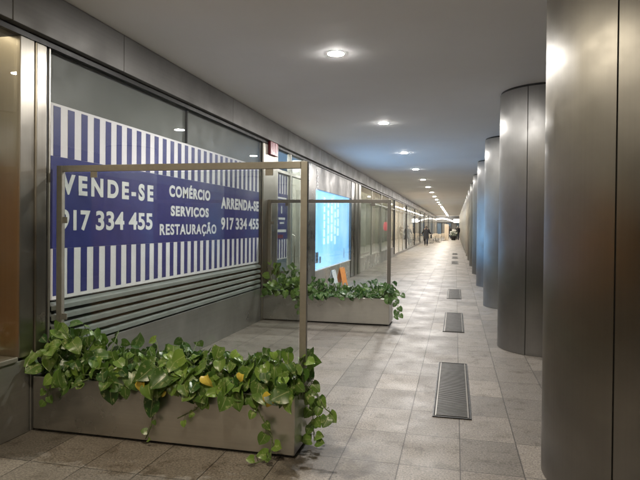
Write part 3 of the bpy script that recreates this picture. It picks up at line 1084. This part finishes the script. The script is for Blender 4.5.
# ------------------------------------------------------------------ floor grates
def grate(loc, label):
    s = thing('floor_grate', label, 'floor grate', loc, 0, 'ventilation grates in the paving')
    MB().box(-.163, .163, -1.0, 1.0, .001, .004).build('pit', M['black'], s)
    mb = MB()
    mb.box(-.163, -.153, -1, 1, .0041, .010).box(.153, .163, -1, 1, .0041, .010)
    mb.box(-.1529, .1529, -1, -.988, .0041, .010).box(-.1529, .1529, .988, 1, .0041, .010)
    mb.build('outer_rim', M['darkmetal'], s)
    MB().box(-.143, -.131, -.975, .975, .0041, .0105).build('side_rail', M['frame_dark'], s)
    MB().box(.131, .143, -.975, .975, .0041, .0105).build('side_rail', M['frame_dark'], s)
    mb = MB()
    y = -.955
    while y < .955:
        mb.box(-.1295, .1295, y, y + .013, .0042, .0105)
        y += .030
    mb.build('bars', M['grate'], s)
    return s
gr = None
for (y, lab) in ((5.95, 'nearest long dark ventilation grate in the paving, between planter and column'), (10.02, 'second ventilation grate along the paving from the camera'),
                 (14.2, 'third ventilation grate along the paving from the camera'), (26.6, 'fourth small distant ventilation grate, first of a close trio'),
                 (31.0, 'fifth small distant ventilation grate, middle of a close trio'), (35.2, 'sixth and farthest small ventilation grate in the paving')):
    gr = dup(gr, (-.012, y, 0), lab) if gr else grate((-.012, y, 0), lab)

# ------------------------------------------------------------------ planters and glass screens
def planter(x0, x1, y0, y1, h, label):
    t = thing('steel_planter', label, 'planter', ((x0 + x1) / 2, (y0 + y1) / 2, 0), 0, 'steel planters at the shop wall')
    a, b = (x1 - x0) / 2, (y1 - y0) / 2
    w_ = .018
    mb = MB()
    o = [(-a, -b), (a, -b), (a, b), (-a, b)]
    i_ = [(-a + w_, -b + w_), (a - w_, -b + w_), (a - w_, b - w_), (-a + w_, b - w_)]
    vs = [(*p, .022) for p in o] + [(*p, h) for p in o] + [(*p, h) for p in i_] + [(*p, h - .12) for p in i_]
    fs = [(3, 2, 1, 0)]
    for k in range(4):
        k2 = (k + 1) % 4
        fs += [(k, k2, 4 + k2, 4 + k), (4 + k, 4 + k2, 8 + k2, 8 + k), (8 + k, 8 + k2, 12 + k2, 12 + k)]
    mb.add(vs, fs).build('trough', M['planter'], t, bevel=.005)
    MB().box(-a + .03, a - .03, -b + .03, b - .03, .001, .0215).build('plinth', M['black'], t)
    MB().box(-a + w_ + .001, a - w_ - .001, -b + w_ + .001, b - w_ - .001, h - .118, h - .05).build('soil', M['soil'], t)
    return t
PL1 = (-3.205, -1.075, 3.80, 4.33, .432)
PL2 = (-3.205, -1.035, 9.27, 9.82, .445)
planter(*PL1, 'long steel planter of pothos in the foreground')
planter(*PL2, 'steel planter farther along, before the glowing blue window')

def glass_screen(xl, xr, y, zb, zt, wdt, label, fm='frame'):
    t = thing('glass_screen', label, 'glass screen', (0, y, zb), 0, 'glass windbreak screens over the planters')
    h = zt - zb
    MB().box(xl, xl + wdt, -.02, .02, 0, h).build('post', M[fm], t, bevel=.003)
    MB().box(xr - wdt, xr, -.02, .02, 0, h).build('post', M[fm], t, bevel=.003)
    MB().box(xl + wdt + .001, xr - wdt - .001, -.019, .019, h - wdt, h).build('top_rail', M[fm], t, bevel=.003)
    MB().box(xl + wdt + .012, xr - wdt - .012, -.005, .005, .12, h - wdt - .012).build('glass_pane', M['screenglass'], t)
    for fx in (.16, .86):
        x = xl + (xr - xl) * fx
        MB().box(x - .03, x + .03, -.012, -.0055, h - wdt - .05, h - wdt - .001).build('glass_clip', M[fm], t)
    for z in (.45, 1.25):
        MB().box(xl + wdt + .0005, xl + wdt + .045, -.012, -.0055, z, z + .05).build('glass_clip', M[fm], t)
    return t
glass_screen(-3.222, -1.072, 4.10, PL1[4] - .05, 2.108, .052, 'glass screen in a tall metal frame on the near planter')
glass_screen(-3.20, -1.045, 9.50, PL2[4] - .05, 2.078, .058, 'glass screen in a metal frame on the farther planter', 'frame_dark')

# ------------------------------------------------------------------ pothos plants
ROWS = [(.0, .26, -.02), (.05, .42, -.12), (.16, .53, -.07), (.32, .56, 0), (.50, .51, 0), (.68, .39, 0), (.84, .22, 0), (.94, .09, 0), (1.0, .0, 0)]
def leaf(acc, base, tip_dir, normal, size, fold, droop, tone):
    tip_dir = tip_dir.normalized()
    nrm = (normal - tip_dir * normal.dot(tip_dir))
    nrm = nrm.normalized() if nrm.length > 1e-4 else tip_dir.orthogonal().normalized()
    side = tip_dir.cross(nrm).normalized()
    v, f, uv, tn = acc
    o = len(v)
    wob = RNG.uniform(-.12, .12)
    wav, ph0 = RNG.uniform(.01, .07), RNG.uniform(0, 6)
    for (tt, wd, back) in ROWS:
        for c in (-1, -.55, 0, .55, 1):
            along = tt + back * abs(c) ** 1.5
            up = -droop * tt * tt + fold * abs(c) * wd + wav * math.sin(7 * tt + 2.5 * c + ph0) * abs(c)
            p = base + tip_dir * (along * size) + side * (c * wd * size * .92 + wob * size * tt * tt) + nrm * (up * size)
            v.append(p)
            uv.append((.5 + c * .5, tt))
            tn.append(tone)
    for i in range(len(ROWS) - 1):
        for k in range(4):
            a = o + i * 5 + k
            f.append((a, a + 1, a + 6, a + 5))

def leaves_obj(acc, name, m, parent, origin):
    v, f, uv, tn = acc
    me = bpy.data.meshes.new(name)
    me.from_pydata([tuple(p - origin) for p in v], [], f)
    me.polygons.foreach_set('use_smooth', [True] * len(f))
    ul = me.uv_layers.new(name='UVMap')
    at = me.attributes.new('tone', 'FLOAT', 'POINT')
    at.data.foreach_set('value', tn)
    for lp in me.loops:
        ul.data[lp.index].uv = uv[lp.vertex_index]
    me.materials.append(m)
    me.update()
    o = bpy.data.objects.new(name, me)
    COL.objects.link(o)
    o.parent = parent
    return o

def plant(x0, x1, pl, hfun, count, label, vines=(), yellows=(), m='leaf', smin=.06, smax=.15, big=()):
    yc = (pl[2] + pl[3]) / 2
    zs = pl[4] - .04
    org = Vector(((x0 + x1) / 2, yc, zs))
    t = thing('pothos_plant', label, 'plant', org, 0, 'pothos plants in the steel planters')
    acc = ([], [], [], [])
    stems = MB()
    ry = (pl[3] - pl[2]) / 2 + .06
    def stem(p, q, r=.0035):
        mid = (p + q) / 2 + Vector((RNG.uniform(-.02, .02), RNG.uniform(-.02, .02), .03))
        stems.tube([tuple(p - org), tuple(mid - org), tuple(q - org)], [r * 1.2, r, r * .8], 5)
    for i in range(count):
        x = RNG.uniform(x0, x1)
        h = hfun(x)
        ph = RNG.uniform(.02, .98) * PI
        if RNG.random() < .25:
            ph = RNG.uniform(.72, .99) * PI
        lay = RNG.choice((.62, .8, .95, 1.02, 1.08)) * RNG.uniform(.9, 1.08)
        y = yc + math.cos(ph) * ry * lay
        z = zs + .035 + max(-.05, math.sin(ph) * h * lay)
        if RNG.random() < .12:
            z += RNG.uniform(.03, .10)
        nrm = Vector((RNG.gauss(0, .42), math.cos(ph) * .8 + RNG.gauss(0, .38) - .25, max(.1, math.sin(ph)) * .9 + RNG.gauss(.15, .3)))
        tip = Vector((RNG.gauss(0, .6), math.cos(ph) * .5 + RNG.gauss(0, .4), -.65 + RNG.gauss(0, .35)))
        size = smin + (smax - smin) * RNG.random() ** 1.5
        root = Vector((x + RNG.uniform(-.12, .12), yc + RNG.uniform(-.15, .15), zs - .005))
        root.x = min(max(root.x, pl[0] + .06), pl[1] - .06)
        p = Vector((min(max(x, pl[0] - .0), pl[1] + .05), y, z))
        leaf(acc, p, tip, nrm, size, RNG.uniform(.05, .4), RNG.uniform(.05, .45), min(1, max(0, RNG.gauss(.42, .28))))
        stem(root, p)
    for (bx, by, bz, s_, tone) in big:
        p = Vector((bx, by, bz))
        leaf(acc, p, Vector((RNG.uniform(-.15, .15), -.1, -1)), Vector((RNG.uniform(-.3, .1), -1, .25)), s_, .12, .15, tone)
        stem(Vector((bx + .03, pl[2] + .09, zs)), p)
    for pts, n_, s_ in vines:
        P = [Vector(q) for q in pts]
        stems.tube([tuple(q - org) for q in P], .004, 6)
        segs = len(P) - 1
        for k in range(n_):
            u = (k + .6) / n_ * segs
            i = min(int(u), segs - 1)
            q = P[i].lerp(P[i + 1], u - i)
            sd_ = 1 if k % 2 else -1
            dirv = (P[i + 1] - P[i]).normalized()
            out = Vector((sd_ * .6, -.35, -.55)) + dirv * .4
            q2 = q + out.normalized() * .035
            q2.z = max(q2.z, .05)
            stem(q, q2, .002)
            if q2.z < .14:
                out.z = .12
            leaf(acc, q2, out, Vector((sd_ * -.3 + RNG.gauss(0, .2), -.8, .55)), s_ * RNG.uniform(.75, 1.15), .15, .2, RNG.uniform(.25, .8))
    stems.build('stems', M['stem'], t)
    leaves_obj(acc, 'leaves', M[m], t, org)
    for (bx, by, bz, s_) in yellows:
        ac2 = ([], [], [], [])
        leaf(ac2, Vector((bx, by, bz)), Vector((RNG.uniform(-.5, .5), -.3, -.8)), Vector((RNG.uniform(-.5, .5), -1, .6)), s_ * .85, RNG.uniform(.4, .7), .55, RNG.random())
        leaves_obj(ac2, 'yellow_leaf', M['yellow'], t, org)
    return t

def interp(tab):
    def fn(x):
        for (a, ha), (b, hb) in zip(tab[:-1], tab[1:]):
            if x <= b:
                u = max(0, (x - a) / (b - a))
                return ha + (hb - ha) * u
        return tab[-1][1]
    return fn
h1 = interp([(-3.25, .30), (-3.0, .34), (-2.75, .26), (-2.5, .20), (-2.2, .22), (-1.9, .20), (-1.6, .20), (-1.3, .25), (-1.05, .19)])
plant(-3.2, -2.70, PL1, h1, 135, 'tallest bushy pothos at the wall end of the near planter',
      vines=[([(-3.02, 3.86, .44), (-3.05, 3.775, .42), (-3.04, 3.765, .34), (-3.05, 3.77, .27)], 5, .06)])
plant(-2.72, -2.15, PL1, h1, 130, 'pothos with two large dark hanging leaves in the near planter',
      vines=[([(-2.13, 3.86, .44), (-2.13, 3.77, .42), (-2.14, 3.765, .28), (-2.16, 3.765, .14), (-2.2, 3.76, .05)], 6, .045)],
      big=[(-2.48, 3.74, .44, .16, .05), (-2.36, 3.74, .43, .10, .25)], yellows=[(-2.22, 3.74, .47, .085)])
plant(-2.18, -1.62, PL1, h1, 130, 'pothos with yellowed leaves in the middle of the near planter',
      big=[(-2.13, 3.74, .36, .15, .02), (-1.75, 3.75, .42, .12, .3)], yellows=[(-2.0, 3.76, .50, .08), (-1.72, 3.76, .55, .10), (-2.05, 3.75, .42, .06)],
      vines=[([(-1.72, 3.85, .44), (-1.72, 3.775, .42), (-1.80, 3.765, .30), (-1.95, 3.77, .22)], 4, .055)])
plant(-1.66, -1.06, PL1, h1, 145, 'pothos trailing to the paving at the open end of the near planter',
      big=[(-1.16, 3.92, .64, .12, .35), (-1.06, 3.95, .60, .11, .2), (-1.25, 3.88, .62, .12, .5), (-1.10, 3.86, .54, .12, .3), (-1.18, 3.99, .70, .10, .6)],
      yellows=[(-1.22, 3.73, .46, .11), (-1.45, 3.76, .58, .07)],
      vines=[([(-1.40, 3.86, .44), (-1.39, 3.78, .41), (-1.30, 3.765, .28), (-1.22, 3.76, .15), (-1.22, 3.72, .03), (-1.30, 3.62, .02)], 9, .075),
             ([(-1.12, 4.0, .45), (-1.03, 3.98, .46), (-.95, 3.95, .42), (-.88, 3.9, .34), (-.82, 3.86, .32)], 7, .07),
             ([(-1.12, 4.1, .45), (-1.04, 4.08, .43), (-1.01, 4.06, .28), (-1.0, 4.05, .12), (-.99, 4.04, .05)], 10, .08),
             ([(-1.16, 4.18, .45), (-1.04, 4.2, .44), (-1.0, 4.2, .28), (-.99, 4.2, .12)], 7, .08)])
h2 = interp([(-3.2, .55), (-2.7, .45), (-2.45, .22), (-1.9, .17), (-1.4, .16), (-1.2, .22), (-1.0, .16)])
plant(-3.2, -2.45, PL2, h2, 110, 'tall dark pothos at the wall end of the farther planter', m='leaf', smin=.07, smax=.13,
      vines=[([(-2.6, 9.35, .46), (-2.6, 9.24, .42), (-2.55, 9.23, .28), (-2.5, 9.23, .15)], 8, .08)])
plant(-2.45, -1.65, PL2, h2, 110, 'low variegated pothos in the middle of the farther planter', m='leaf_far', smin=.07, smax=.12)
plant(-1.68, -1.02, PL2, h2, 100, 'variegated pothos trailing off the open end of the farther planter', m='leaf_far', smin=.07, smax=.13,
      vines=[([(-1.1, 9.45, .48), (-1.0, 9.42, .50), (-.93, 9.4, .40), (-.90, 9.4, .26), (-.88, 9.38, .14)], 9, .09),
             ([(-1.1, 9.5, .52), (-.98, 9.48, .56), (-.86, 9.46, .52)], 4, .10)])
